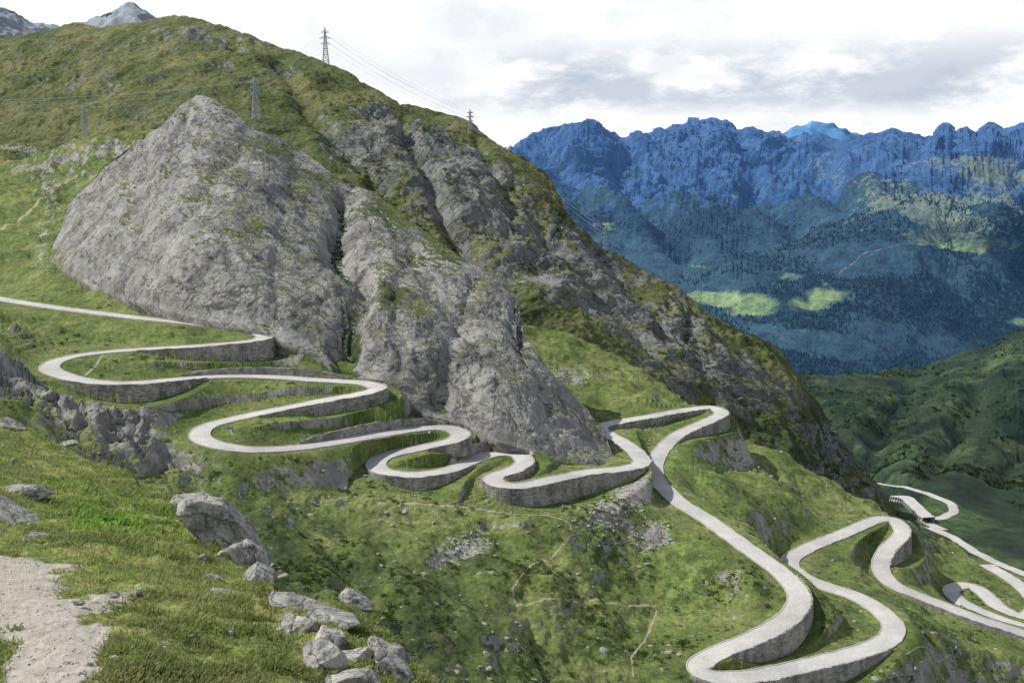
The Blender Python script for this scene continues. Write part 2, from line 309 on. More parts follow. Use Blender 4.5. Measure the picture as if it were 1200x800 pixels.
for pl,w,d in gl:
    e=np.exp(-((polydist(U,V,pl)+wob)/w)**2); gr=gr+e*d; gm=np.maximum(gm,e*min(1,abs(d)/4))
ft_=sstep(0,.10,np.linspace(0,1,C['front']))[:,None]; ft_=np.concatenate([ft_,np.ones((20,1))])
tt=np.linspace(0,1,C['front']); tp=np.concatenate([1-.5*sstep(.9,1,tt),np.full(20,.5)])[:,None]
edge=(.1+.9*sstep(45,110,U))*(.3+.7*sstep(735,690,U))
def slabs(L,dip,off,st):
    q=fbm(Pw,L,2,off=off,st=st,dip=dip)*4; f_=q-np.floor(q); return (np.floor(q)+sstep(.0,.45,f_))/4
cut=slabs(60,math.radians(50),31,(.35,1,1.2))*3.2+slabs(38,math.radians(-60),47,(.4,1,1.2))*1.2+slabs(20,DIP,57,(.4,1,1.2))*.9
smooth_face=1-.4*np.clip(blobs(U,V,[(190,270,110,80,1),(300,330,60,50,.5),(340,250,50,60,.5)]),0,1)
disp=(big*3+(st1*1.6+st2*1.0+st3*.62)*smooth_face+r4*.25+cut+gr)*(.1+.9*ft_)*tp*edge
P+=n*disp[...,None]
sk=[P[0]-np.array([0,0,k*2.5])+np.array([0,k*.8,0]) for k in range(6,0,-1)]
P=np.concatenate([np.array(sk),P]); pad=lambda a:np.concatenate([np.repeat(a[:1],6,0),a]); U,V,gm=pad(U),pad(V),pad(gm)
ftp=np.concatenate([np.zeros((6,1)),ft_])
nn=normals(P); nz=np.abs(nn[...,2])
pn=fbm(P,26,4,off=33); pf=fbm(P,8,4,.6,off=38)
grassy=sstep(.68,.92,nz)*.65+gm*.3+blobs(U,V,[(330,175,60,14,.45),(470,250,60,14,.5),(380,210,60,12,.4),(450,340,16,40,.45),(410,400,20,36,.55),(200,235,60,8,.15),(100,205,50,24,.35),(65,300,30,30,.4),(590,520,60,10,.25),(520,290,40,16,.35),(170,175,50,14,.3),(300,330,10,30,.2),(520,470,10,24,.3)])+.25*(1-ftp)
rock=np.clip(1.06-grassy+pn*.32+pf*.18,0,1)
mesh_np('granite_crag',P,grid_faces(C['nr']+6,C['nc']),M_crag,dict(rock=rock,scree=rock*0,path=rock*0,meadow=rock*0,dark_tone=np.clip(gm*.6+.3,0,1)))  # grass tone darker along the gullies
# ------------------------------------------------------------------ ridge behind
bt=[(-250,60),(0,45),(40,42),(62,38),(90,27),(118,35),(150,28),(200,21),(240,30),(290,46),(330,60),(380,75),(420,98),(470,127),(500,130),(540,145),(560,158),(590,178),(620,198),(642,215),(655,250),(690,285),(730,310),(780,335),(830,375),(880,398),(910,420),(940,450),(960,475),(985,520),(1000,545),(1040,590),(1070,625)]
bb=[(-250,230),(0,225),(130,205),(300,290),(450,370),(600,420),(700,450),(800,500),(905,560),(1000,615),(1070,650)]
bc=[(-250,215,830),(0,215,820),(130,190,830),(300,270,720),(450,350,680),(600,400,650),(700,430,640),(800,485,640),(905,545,660),(1000,600,760),(1060,620,840)]
bc+=[(-250,60,1450),(0,45,1400),(90,27,1380),(200,22,1280),(290,48,1180),(380,75,1100),(480,128,1010),(560,160,970),(640,215,930),(655,250,900),(730,310,880),(830,375,860),(940,450,850),(985,520,860),(1040,590,880)]
bc+=[(100,110,1080),(250,90,1020),(300,150,900),(400,160,880),(430,230,790),(520,230,800),(560,300,720),(620,300,740),(650,340,700),(740,390,720),(850,450,730),(0,130,1060),(930,500,780)]
B=layer(-250,1072,1100,480,bt,bb,bc,nb=16,dy=.02,dz=.014)
P,n,U,V=B['P'],B['n'],B['U'],B['V']
Pw=P+fbm(P,110,2,off=71)[...,None]*25
big=fbm(Pw,170,3,.5,ridge=True,off=4,st=(1,1,.6)); r2=fbm(Pw,55,5,.56,ridge=True,off=12,st=(.7,1,.8),dip=DIP); r3=fbm(P,14,5,.62,ridge=True,off=5,st=(.7,1,1.1),dip=DIP)
band=np.clip(1.1*np.exp(-(polydist(U,V,[(440,165),(500,195),(560,235),(620,290),(700,345),(790,400),(900,480),(1000,570)])/54)**2),0,1)
topl=blobs(U,V,[(240,45,60,22,.65),(90,60,60,16,.4),(160,95,70,12,.45),(330,90,60,30,.35),(60,100,60,8,.4),(300,60,40,14,.4),(20,75,50,10,.4),(210,140,60,12,.3)])
rb=np.clip(band+topl,0,1)
gl=0
for pl,w,d in [([(470,150),(520,260),(590,350)],9,-14),([(600,220),(650,300),(760,420)],8,-15),([(700,300),(790,400),(880,490)],8,-13),([(800,360),(890,450),(960,540)],8,-10),([(330,90),(400,180),(470,260)],10,-10),([(560,170),(600,250)],7,-11),([(870,410),(930,480),(1000,570)],7,-9)]:
    gl=gl+d*np.exp(-(polydist(U,V,pl)/w)**2)
disp=big*(8+6*rb)+r2*(3.4+3.2*rb)+r3*(1.2+.7*rb)+gl*.85
tp=np.ones(B['nr']); tp[B['front']-40:]=.6
P+=n*(disp*tp[:,None])[...,None]
nz=np.abs(normals(P)[...,2]); pn=fbm(P,60,4,off=25); pf=fbm(P,20,4,.6,off=29)
rock=np.clip(rb*.58+sstep(.78,.46,nz)*.36+pn*.28+pf*.28-.3*sstep(760,960,U)-.04,0,1)
mea=np.clip(blobs(U,V,[(180,80,120,30,.35),(60,130,100,40,.35),(690,380,60,30,.3),(620,360,50,20,.3)])+pn*.25-rb*.4,0,.5)
dark=np.clip(.2+pn*.5+blobs(U,V,[(900,500,100,60,.5),(960,540,60,50,.5),(300,100,100,40,.3),(420,180,60,40,.3)])-.12*big,0,.85)  # darker green in hollows and on the lower right slope
mesh_np('mountain_ridge',P,grid_faces(B['nr'],B['nc']),M_back,dict(rock=rock,scree=rock*0+np.clip(blobs(U,V,[(20,185,60,10,.5),(560,300,40,14,.3)]),0,1),path=rock*0,meadow=mea*.7,dark_tone=dark))
# ------------------------------------------------------------------ slope across the gorge, cloud shade painted into its colours
rc_=[(880,450,2000),(940,443,2000),(1040,440,2100),(1130,412,2200),(1200,385,2200),(1300,350,2300),(1500,330,2300),(1040,590,950),(1120,640,760),(1200,700,600),(1000,540,1250),(1100,570,950),(1200,600,900),(1200,500,1450),(1100,500,1500),(1000,640,800),(1200,740,520),(1500,700,700),(1500,500,1500),(900,600,1150),(1300,800,420),(1050,570,1010)]
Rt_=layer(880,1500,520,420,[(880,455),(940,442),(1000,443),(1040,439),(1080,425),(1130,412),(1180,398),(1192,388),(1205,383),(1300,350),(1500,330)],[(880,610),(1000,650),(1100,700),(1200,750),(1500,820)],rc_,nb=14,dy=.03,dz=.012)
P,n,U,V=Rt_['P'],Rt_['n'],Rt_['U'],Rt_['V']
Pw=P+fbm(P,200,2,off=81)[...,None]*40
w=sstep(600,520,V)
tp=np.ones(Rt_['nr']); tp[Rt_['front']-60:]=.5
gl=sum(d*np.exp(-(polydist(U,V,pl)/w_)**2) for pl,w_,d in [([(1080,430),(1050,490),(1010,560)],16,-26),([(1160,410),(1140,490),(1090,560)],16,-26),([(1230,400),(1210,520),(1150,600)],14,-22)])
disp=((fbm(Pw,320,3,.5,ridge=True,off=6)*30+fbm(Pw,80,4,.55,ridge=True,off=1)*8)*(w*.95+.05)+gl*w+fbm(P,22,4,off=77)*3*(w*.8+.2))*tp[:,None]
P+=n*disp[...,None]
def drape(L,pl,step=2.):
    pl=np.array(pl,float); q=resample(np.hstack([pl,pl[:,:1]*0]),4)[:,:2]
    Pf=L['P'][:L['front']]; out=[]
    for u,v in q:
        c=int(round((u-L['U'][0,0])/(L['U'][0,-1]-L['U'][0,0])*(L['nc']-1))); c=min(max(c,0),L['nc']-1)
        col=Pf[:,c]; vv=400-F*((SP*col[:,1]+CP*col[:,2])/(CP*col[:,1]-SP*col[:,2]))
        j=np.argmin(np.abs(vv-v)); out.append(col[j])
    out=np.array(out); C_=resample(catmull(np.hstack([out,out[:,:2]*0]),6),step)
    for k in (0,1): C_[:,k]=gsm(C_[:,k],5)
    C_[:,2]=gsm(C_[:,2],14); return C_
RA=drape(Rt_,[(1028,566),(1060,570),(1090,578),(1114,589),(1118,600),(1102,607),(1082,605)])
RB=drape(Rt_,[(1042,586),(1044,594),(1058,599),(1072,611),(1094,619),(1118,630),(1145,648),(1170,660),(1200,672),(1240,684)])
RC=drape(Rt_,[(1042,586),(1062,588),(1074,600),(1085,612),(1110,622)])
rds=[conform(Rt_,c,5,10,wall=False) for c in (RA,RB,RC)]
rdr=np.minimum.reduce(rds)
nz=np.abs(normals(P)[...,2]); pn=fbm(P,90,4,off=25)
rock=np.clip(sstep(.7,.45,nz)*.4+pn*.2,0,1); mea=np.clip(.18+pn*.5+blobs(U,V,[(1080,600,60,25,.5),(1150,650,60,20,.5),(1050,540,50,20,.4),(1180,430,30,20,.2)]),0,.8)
mesh_np('shade_toned_valley_slope',P,grid_faces(Rt_['nr'],Rt_['nc']),M_right,dict(rock=rock,scree=rock*0,path=rock*0,meadow=mea,dark_tone=np.clip(.2-pn*.6,0,.8)))
RIGHT=dict(P=P.copy(),V=V,U=U)
# ------------------------------------------------------------------ far blue mountains
ft=[(480,230),(560,205),(598,190),(610,176),(628,163),(640,158),(652,149),(690,142),(705,148),(722,151),(733,159),(745,154),(757,160),(770,152),(782,156),(790,149),(801,154),(812,143),(822,149),(835,142),(845,149),(853,145),(862,156),(872,153),(888,162),(905,158),(925,166),(940,162),(975,167),(1010,165),(1030,159),(1045,155),(1058,163),(1080,160),(1095,158),(1108,149),(1118,159),(1130,155),(1142,161),(1160,151),(1175,157),(1200,148),(1300,144),(1500,150)]
fc=[(480,230,8000),(600,187,8500),(690,140,9500),(790,150,9800),(850,145,9800),(940,160,10500),(1045,154,10500),(1200,146,11000),(1500,150,11000),(480,480,3600),(700,480,3500),(950,480,3500),(1200,480,3800),(1500,480,4000),(860,365,4500),(1110,285,5400),(1000,290,5200),(960,370,4400),(1100,380,4500),(700,300,5600),(760,230,7200),(1100,205,6700),(1180,198,6500),(1030,235,6300),(1100,186,8700),(940,220,8000),(1200,320,5200),(870,300,5600),(660,220,7200),(1180,175,9600),(1040,180,9300)]
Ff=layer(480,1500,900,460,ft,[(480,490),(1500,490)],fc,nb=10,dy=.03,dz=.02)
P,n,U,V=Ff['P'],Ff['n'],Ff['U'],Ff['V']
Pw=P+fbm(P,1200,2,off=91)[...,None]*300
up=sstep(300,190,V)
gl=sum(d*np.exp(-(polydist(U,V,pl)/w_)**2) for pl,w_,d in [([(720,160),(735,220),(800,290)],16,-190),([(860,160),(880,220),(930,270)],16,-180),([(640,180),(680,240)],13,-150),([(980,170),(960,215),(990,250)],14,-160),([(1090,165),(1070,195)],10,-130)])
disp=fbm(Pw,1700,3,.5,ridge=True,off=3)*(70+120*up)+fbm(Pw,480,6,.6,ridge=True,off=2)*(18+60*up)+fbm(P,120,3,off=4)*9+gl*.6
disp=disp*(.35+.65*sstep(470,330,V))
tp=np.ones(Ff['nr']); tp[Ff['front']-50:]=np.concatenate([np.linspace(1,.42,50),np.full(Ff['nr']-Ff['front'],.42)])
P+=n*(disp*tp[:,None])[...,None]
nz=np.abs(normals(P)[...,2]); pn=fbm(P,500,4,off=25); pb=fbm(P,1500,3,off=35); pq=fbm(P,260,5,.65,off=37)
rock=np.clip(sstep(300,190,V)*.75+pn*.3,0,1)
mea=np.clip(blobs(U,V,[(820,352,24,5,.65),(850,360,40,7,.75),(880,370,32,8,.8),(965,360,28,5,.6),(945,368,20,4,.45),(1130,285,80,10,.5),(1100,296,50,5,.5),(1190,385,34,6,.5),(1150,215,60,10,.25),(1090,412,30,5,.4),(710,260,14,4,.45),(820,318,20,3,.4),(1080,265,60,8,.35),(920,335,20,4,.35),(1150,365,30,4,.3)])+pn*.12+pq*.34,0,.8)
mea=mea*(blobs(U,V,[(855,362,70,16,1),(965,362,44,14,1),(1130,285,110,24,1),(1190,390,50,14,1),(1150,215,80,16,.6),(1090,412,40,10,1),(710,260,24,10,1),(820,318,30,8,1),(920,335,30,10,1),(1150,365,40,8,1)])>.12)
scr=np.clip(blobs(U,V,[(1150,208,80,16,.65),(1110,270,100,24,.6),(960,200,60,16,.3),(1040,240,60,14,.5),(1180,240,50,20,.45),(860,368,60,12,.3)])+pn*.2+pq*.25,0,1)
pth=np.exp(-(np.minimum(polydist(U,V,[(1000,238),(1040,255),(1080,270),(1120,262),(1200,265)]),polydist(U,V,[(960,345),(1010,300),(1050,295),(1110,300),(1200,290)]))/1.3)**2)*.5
mesh_np('far_mountain_range',P,grid_faces(Ff['nr'],Ff['nc']),M_far,dict(rock=rock,scree=scr,path=pth,meadow=mea,dark_tone=np.clip(.35+pn*.5+pb*.5,0,.9)))
FAR=dict(P=P,U=U,V=V,mea=mea,pn=pn+.5*pb)
def peaks(name,u0,u1,top,Y,amp,c1,c2,c3,drop=90):
    L=layer(u0,u1,300,90,top,[(a,b+drop) for a,b in top],[(a,b,Y*(1+.03*math.sin(a*.03))) for a,b in top]+[(a,b+drop,Y*.8) for a,b in top],nb=6,dy=.02,dz=.02)
    L['P']+=L['n']*((fbm(L['P'],Y*.05,5,.55,ridge=True)*amp)[...,None])
    t=NT(name+'_rock'); c=t.ramp(t.noise(Y*.012,8,.7),[(.35,c1),(.5,c2),(.68,c3)])  # haze and mist painted into the rock colours
    mesh_np(name,L['P'],grid_faces(L['nr'],L['nc']),t.out(c))
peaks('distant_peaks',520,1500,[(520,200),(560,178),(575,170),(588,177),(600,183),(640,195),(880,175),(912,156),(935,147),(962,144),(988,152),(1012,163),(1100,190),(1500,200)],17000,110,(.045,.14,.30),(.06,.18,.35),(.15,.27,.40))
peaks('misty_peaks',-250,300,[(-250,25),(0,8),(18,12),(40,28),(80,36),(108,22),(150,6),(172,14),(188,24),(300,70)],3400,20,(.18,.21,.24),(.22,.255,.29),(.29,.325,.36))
gm_=simple_mat('valley_ground',(.03,.06,.05),(.06,.1,.08),400,5)
gx=np.linspace(-45000,45000,60); gy=np.linspace(-20000,60000,60); GX,GY=np.meshgrid(gx,gy)
Z=np.full(GX.shape,-1150.)+fbm(np.stack([GX,GY,GX*0],-1),6000,3)*60
mesh_np('valley_floor',np.stack([GX,GY,Z],-1),grid_faces(60,60),gm_)
# ------------------------------------------------------------------ road surfaces, kerbs, walls
tr=NT('pale_road_setts'); nA=tr.noise(9,6,.7); nB=tr.noise(.8,5,.7); nC=tr.noise(30,3,.5,w=4)
M_road=tr.out(tr.mix(1,tr.mix(1,tr.ramp(nA,[(.3,(.38,.372,.355)),(.7,(.53,.517,.485))]),tr.ramp(nB,[(.3,.78),(.7,1.12)]),'MULTIPLY'),tr.ramp(nC,[(.35,.86),(.65,1.08)]),'MULTIPLY'))
def masonry():
    t=NT('stone_masonry'); b=t.t.nodes.new('ShaderNodeTexBrick')
    uv=t.t.nodes.new('ShaderNodeAttribute'); uv.attribute_name='along'; uh=t.t.nodes.new('ShaderNodeSeparateXYZ'); t.link(t.geo.outputs['Position'],uh.inputs[0])
    cx=t.t.nodes.new('ShaderNodeCombineXYZ'); t.link(uv.outputs['Fac'],cx.inputs[0]); t.link(uh.outputs[2],cx.inputs[1]); t.link(cx.outputs[0],b.inputs['Vector'])
    b.inputs['Scale'].default_value=1; b.inputs['Brick Width'].default_value=1.2; b.inputs['Row Height'].default_value=.5; b.inputs['Mortar Size'].default_value=.05
    b.inputs['Color1'].default_value=(.36,.35,.325,1); b.inputs['Color2'].default_value=(.2,.195,.183,1); b.inputs['Mortar'].default_value=(.11,.11,.1,1)
    c=t.mix(1,b.outputs[0],t.ramp(t.noise(3,7,.75),[(.32,.5),(.5,1.),(.68,1.4)]),'MULTIPLY')
    c=t.mix(1,c,t.ramp(t.noise(5,4,.6,st=(1,1,.2),w=7),[(.35,.65),(.55,1.1)]),'MULTIPLY'); t.bump(b.outputs[1],-.15)
    return t.out(c)
M_wall=masonry()
M_kerb=simple_mat('kerb_stone',(.3,.29,.27),(.48,.46,.42),1,.03)
def strip(C,prof,name,mat,parent,sel=None):
    T,Rt=frame(C); n_=len(C); k=len(prof)
    V_=np.zeros((n_,k,3))
    for j,(o,h) in enumerate(prof):
        V_[:,j,:2]=C[:,:2]+Rt*(o if np.isscalar(o) else o[:,None]); V_[:,j,2]=C[:,2]+h
    fc=grid_faces(n_,k)
    s=np.repeat(np.arange(n_)*1.0,k)
    if sel is not None:
        ok=sel[:-1]&sel[1:]; fc=fc.reshape(n_-1,k-1,4)[ok].reshape(-1,4)
        if len(fc)==0: return
    return mesh_np(name,V_,fc,mat,dict(along=s),smooth=False,parent=parent)
def road(name,C,hw):
    e=bpy.data.objects.new(name,None); bpy.context.collection.objects.link(e)
    j=rng.uniform(-.2,.2,len(C)); j=gsm(j,2)*2
    strip(C,[(-hw-.0+j,-.05),(-hw*.5,.05),(np.zeros(len(C)),.09),(hw*.5,.05),(hw+j,-.05)],'roadway',mat=M_road,parent=e)
    for s in (-1,1):
        strip(C,[(s*(hw-.05)+j,-.4),(s*(hw-.05)+j,.12),(s*(hw+.3)+j,.12),(s*(hw+.3)+j,-.6)],'kerb',M_kerb,e)
    return e
road('mountain_road',ROAD,HW)
for c in (RA,RB,RC): road('mountain_road',c,3.8)
def wallset(C,hw):
    e=bpy.data.objects.new('retaining_wall',None); bpy.context.collection.objects.link(e)
    H_=C[:,3]; jj=gsm(rng.uniform(-.25,.25,len(C)),1)
    for s in (-1,1):
        h=np.clip(H_*s,0,99); sel=h>.6; hh=np.maximum(h,.6)+1.2
        a=hw+.32; b=hw+.8
        strip(C,[(s*a+0*h,h*0-.5),(s*a+0*h,.3+jj),(s*b+0*h,.3+jj),(s*(b+.1)+.06*s*hh,-hh)],'downhill_wall',M_wall,e,sel)
    h=C[:,4]; sel=h>.6; a=-(hw+.4)
    strip(C,[(a+0*h,-.5+h*0),(a-.1*h,h+.1+jj),(a-.1*h-.7,h+.1+jj),(a-.1*h-.7,-1+h*0)],'uphill_wall',M_wall,e,sel)
wallset(ROAD,HW)
# avalanche gallery on the lower valley road: roof slab, back wall, row of posts
M_conc=simple_mat('gallery_concrete',(.36,.36,.35),(.5,.5,.48),6,.05)
ga=bpy.data.objects.new('avalanche_gallery',None); bpy.context.collection.objects.link(ga)
Cg=RC[int(len(RC)*.12):int(len(RC)*.85)]
z0=np.zeros(len(Cg))
strip(Cg,[(-5.6+z0,5.0),(-5.6+z0,5.9),(5.6+z0,5.3),(5.6+z0,4.5),(-5.6+z0,4.95)],'roof_slab',M_conc,ga)
strip(Cg,[(-5.2+z0,-1.),(-5.2+z0,5.1),(-4.8+z0,5.1),(-4.8+z0,-1.)],'back_wall',M_conc,ga)
T_,R_=frame(Cg); pv=[];pf_=[]
for i in range(0,len(Cg),3):
    o=Cg[i,:3]+np.append(R_[i]*5.0,0); tt_=np.append(T_[i],0)*.45; rr_=np.append(R_[i],0)*.45; k=len(pv)
    for h in (-1.5,4.6):
        for sg in ((1,1),(-1,1),(-1,-1),(1,-1)): pv.append(o+tt_*sg[0]+rr_*sg[1]+np.array([0,0,h]))
    for q in range(4): pf_.append((k+q,k+(q+1)%4,k+4+(q+1)%4,k+4+q))
mesh_np('posts',np.array(pv),np.array(pf_),M_conc,smooth=False,parent=ga)
# ------------------------------------------------------------------ foreground bank
fgc=[(0,800,8),(200,800,8.5),(400,800,9.5),(480,800,10.5),(0,720,10.5),(100,700,11.5),(200,720,11.2),(300,720,13),(400,720,13),(440,725,13.5),(0,650,15),(100,640,17),(200,640,18.5),(300,670,18),(0,580,23),(100,590,24),(200,600,25),(260,612,24),(0,500,38),(90,535,36),(0,487,42),(150,560,32),(-200,500,30),(-200,420,50),(-200,800,7.5),(0,1400,3.2),(400,1400,3.5),(-200,1400,3),(500,1000,6.5),(640,1400,3.8),(640,1000,7)]
Fg=layer(-200,620,760,760,[(-200,420),(0,487),(40,506),(90,532),(150,558),(190,580),(225,590),(262,612),(300,650),(320,690),(350,700),(400,705),(440,722),(470,752),(500,800),(560,900),(620,1000)],[(-200,1400),(620,1400)],fgc,nb=30,dy=.02,dz=.012)
P,n,U,V=Fg['P'],Fg['n'],Fg['U'],Fg['V']
wob=fbm(P,1.4,5,.6,off=99)
pathm=np.exp(-(polydist(U,V,[(-80,700),(20,700),(60,740),(40,900)])/(54+36*wob))**4)
disp=(fbm(P,3.5,3)*.22+fbm(P,.9,4,.55,off=4)*.09)*(1-.75*pathm)+fbm(P,.15,3,.6,off=9)*.018
P+=n*disp[...,None]
pn=fbm(P,1.6,4,off=15); pf=fbm(P,.35,4,.6,off=18)
rockm=np.clip(blobs(U,V,[(25,610,40,22,.6),(110,690,40,10,.35),(450,770,16,40,.6),(330,740,60,20,.2)])+pn*.12,0,1)
mea=np.clip(blobs(U,V,[(130,610,80,26,.8),(60,570,60,14,.4)])+pn*.2+pf*.15,0,1)
pm=np.clip(pathm*.8+blobs(U,V,[(120,700,50,12,.5),(170,690,50,6,.35),(110,760,40,30,.25)])+pn*.14+pf*.26,0,1)
mesh_np('grassy_bank',P,grid_faces(Fg['nr'],Fg['nc']),M_fore,dict(rock=rockm*.8,scree=rockm*.2,path=pm,meadow=mea*.6,dark_tone=np.clip(.1-pn*.3,0,.5)))
wgt=(1-np.clip(pm*1.6,0,1))*(1-np.clip(rockm*1.2,0,1))*(V<880)*(U>-40)
wgt[Fg['front']+6:]=0
tuft=fbm(P,.6,3,off=50)
wgt=wgt*(.15+.85*sstep(-.3,.5,tuft))
NB=150000
pick=rng.choice(wgt.size,NB,p=(wgt/wgt.sum()).ravel())
b=P.reshape(-1,3)[pick]+rng.normal(0,.02,(NB,3))*[1,1,.1]; Yb=b[:,1]; mm=mea.reshape(-1)[pick]
sc=(Yb/12)**.55
h=(.02+.06*rng.rand(NB)**2)*sc*(1+.7*mm)*(.6+.7*sstep(-.3,.6,tuft).reshape(-1)[pick]); wd=(.005+.005*rng.rand(NB))*sc*(1+2.0*mm)
an=rng.rand(NB)*2*np.pi; ln=.3+rng.rand(NB)*1.1
dx=np.stack([np.cos(an),np.sin(an),0*an],-1); la=rng.rand(NB)*2*np.pi; lx=np.stack([np.cos(la),np.sin(la),0*la],-1)
up=np.array([0,0,1.])
v0=b-dx*wd[:,None]-up*.02; v1=b+dx*wd[:,None]-up*.02; v2=b+lx*(ln*h*.5)[:,None]+up*(h*.6)[:,None]+dx*(wd*.8)[:,None]; v3=b+lx*(ln*h)[:,None]+up*(h*.9)[:,None]
VV=np.stack([v0,v1,v2,v3],1); tint=np.repeat(rng.rand(NB)*.7+pn.reshape(-1)[pick]*.4,4)
tg=NT('grass_blades'); cg=tg.ramp(tg.noise(1.2,5,.7),[(.32,(.2,.265,.075)),(.68,(.4,.39,.18))])
cg=tg.mix(tg.attr('lush'),cg,(.22,.38,.07)); cg=tg.mix(1,cg,tg.ramp(tg.attr('tint'),[(0,(.6,.65,.6)),(.6,(1.,1.,1.)),(1,(1.5,1.35,1.1))]),'MULTIPLY'); M_gr=tg.leafy(cg,.45)
mesh_np('meadow_grass',VV,np.arange(NB*4).reshape(-1,4),M_gr,dict(tint=tint,lush=np.repeat(np.clip(mm*1.1,0,1),4)),smooth=True)
# ------------------------------------------------------------------ rocks
def ico(sub):
    import bmesh
    bm=bmesh.new(); bmesh.ops.create_icosphere(bm,subdivisions=sub,radius=1)
    V_=np.array([v.co[:] for v in bm.verts]); F_=np.array([[v.index for v in f.verts] for f in bm.faces]); bm.free(); return V_,F_
I5=ico(5); I1=ico(2)
tR=NT('lichen_granite'); na=tR.noise(.5,8,.75); nb_=tR.noise(.07,7,.75,w=3)
cR=tR.mix(1,tR.ramp(na,[(.34,(.13,.13,.115)),(.48,(.31,.305,.28)),(.62,(.47,.46,.41))]),tR.ramp(nb_,[(.3,.45),(.5,1),(.7,1.25)]),'MULTIPLY')
ck=tR.cracks(.45,(.6,1,1.4),.6); cR=tR.mix(1,cR,tR.ramp(ck,[(0,.35),(.04,1.),(1,1.)]),'MULTIPLY')
tR.bump(tR.math('ADD',nb_,tR.math('MULTIPLY',tR.math('MINIMUM',ck,.1),6)),.04)
M_rock=tR.out(cR)
def shape_rock(V_,seed,k=12,flat=.6):
    rr=np.random.RandomState(seed); W=V_.copy()
    for _ in range(k):
        d=rr.normal(size=3); d/=np.linalg.norm(d); o=rr.uniform(.34,.8)
        e=W@d-o; W=W-np.outer(np.clip(e,0,None),d)*.98
    return W
def boulder(u,v,wpx,hpx,seed,rot=0,deep=.8,tilt=0):
    Y=float(Fg['f'](np.array([u]),np.array([v]))[0]); c=world(u,v,Y)
    s=Y/F*1.0; W=shape_rock(I5[0],seed)
    W=W+I5[0]*(fbm(W,.8,5,.6,ridge=True,off=seed)*.06)[:,None]
    W=W*np.array([wpx*s*.66,wpx*s*.66*deep,hpx*s*.76])
    ct,st_=math.cos(tilt),math.sin(tilt); W=np.stack([W[:,0]*ct+W[:,2]*st_,W[:,1],-W[:,0]*st_+W[:,2]*ct],-1)
    c_,s_=math.cos(rot),math.sin(rot); W=np.stack([W[:,0]*c_-W[:,1]*s_,W[:,0]*s_+W[:,1]*c_,W[:,2]],-1)
    o=mesh_np('boulder',W,I5[1],M_rock,smooth=False); o.location=c
for a in [(245,612,70,44,3,.2,.8,.7),(266,634,110,54,5,.3,.8,.85),(288,662,84,46,6,.3,.8,.95),(306,682,50,30,7,.3,.8,.7),(236,656,34,18,12,1,.8,.2),(228,596,44,22,9,0,.8,.4),(250,676,30,10,13,1,.8,.2),
 (12,606,80,34,21,.3,1,.6),(50,640,80,24,22,.2,1,.55),(35,580,50,18,23,0,.9,.1),(10,500,40,14,24,0,1,.2),(2,630,50,24,29,.5,1,.6),(80,520,20,6,30,0,1,0),
 (352,742,66,40,31,.4,.8,.5),(392,756,70,46,32,.1,.9,.55),(372,784,60,46,33,1,.9,.4),(420,776,50,44,34,.3,.9,.7),(350,716,80,24,35,.1,.9,.35),(392,726,76,26,36,.2,.9,.4),(300,720,40,16,37,0,1,.1),(250,706,50,16,38,0,1,.1),(428,800,60,30,39,.2,1,.3),(330,738,30,20,40,0,1,0),(458,770,90,34,41,.4,1,.95),(415,702,40,18,42,.4,1,.3),(476,796,80,34,43,.4,1,.95),(400,800,60,30,44,.6,1,.2),(280,706,26,10,45,.6,1,.2),
 (151,728,10,8,51),(163,696,10,6,52),(236,743,8,6,53),(214,768,6,5,54),(120,712,9,6,55),(283,771,6,5,56),(15,540,9,6,57),(195,695,8,5,58),(270,742,9,6,59),(180,625,7,5,60),(205,700,10,6,61),(135,698,14,6,62),(92,706,12,6,63)]:
    boulder(*a)
def scatter(name,tmpl,faces,pos,size,mat,smooth=False,aniso=.25):
    N_=len(pos); a=rng.rand(N_)*2*np.pi; c_,s_=np.cos(a),np.sin(a)
    k=tmpl.shape[-2]
    T_=tmpl[rng.randint(0,len(tmpl),N_)]
    x=T_[...,0]*c_[:,None]-T_[...,1]*s_[:,None]; y=T_[...,0]*s_[:,None]+T_[...,1]*c_[:,None]
    W=np.stack([x,y,T_[...,2]],-1)*size.reshape(N_,1,-1)
    W=W*(1+aniso*rng.normal(size=(N_,1,3)).clip(-1.5,1.5))+pos[:,None]
    fc=(faces[None]+np.arange(N_)[:,None,None]*k).reshape(-1,faces.shape[1])
    return mesh_np(name,W,fc,mat,dict(tint=np.repeat(rng.rand(N_),k)),smooth=smooth)
T1=np.stack([shape_rock(I1[0],s,8) for s in range(100,108)])
pw=pathm*(V<900)*(U>-60)*1.0+.05*(V<880)*(U>-60); pw[Fg['front']:]=0
pk=rng.choice(pw.size,1500,p=(pw/pw.sum()).ravel())
scatter('path_gravel',T1,I1[1],P.reshape(-1,3)[pk],(.005+.035*rng.rand(1500)**5)[:,None]*np.array([1,1,.6]),simple_mat('gravel_stone',(.3,.29,.27),(.46,.44,.4),.3,.01))
HP=H['P'].reshape(-1,3)
hs=np.clip(blobs(H['U'],H['V'],[(745,572,26,14,1),(712,600,28,16,1),(765,628,22,16,.8),(868,541,26,9,1),(668,442,28,12,1),(560,640,30,12,.6),(370,590,40,14,.5),(470,600,40,10,.5),(60,260,30,60,.5),(150,176,70,12,.6)]),0,1)
wr=(hs*.8+.02+.10*sstep(.2,.8,fbm(H['P'],18,3,off=55)))*(rd>5.5)*(H['V']<860); wr[H['front']:]=0
pk=rng.choice(wr.size,4600,p=(wr/wr.sum()).ravel())
scatter('scattered_stones',T1,I1[1],HP[pk],(.12+1.1*rng.rand(4600)**5)[:,None]*np.array([1,1,.6]),simple_mat('pale_stone',(.17,.17,.155),(.32,.31,.285),3,.1))
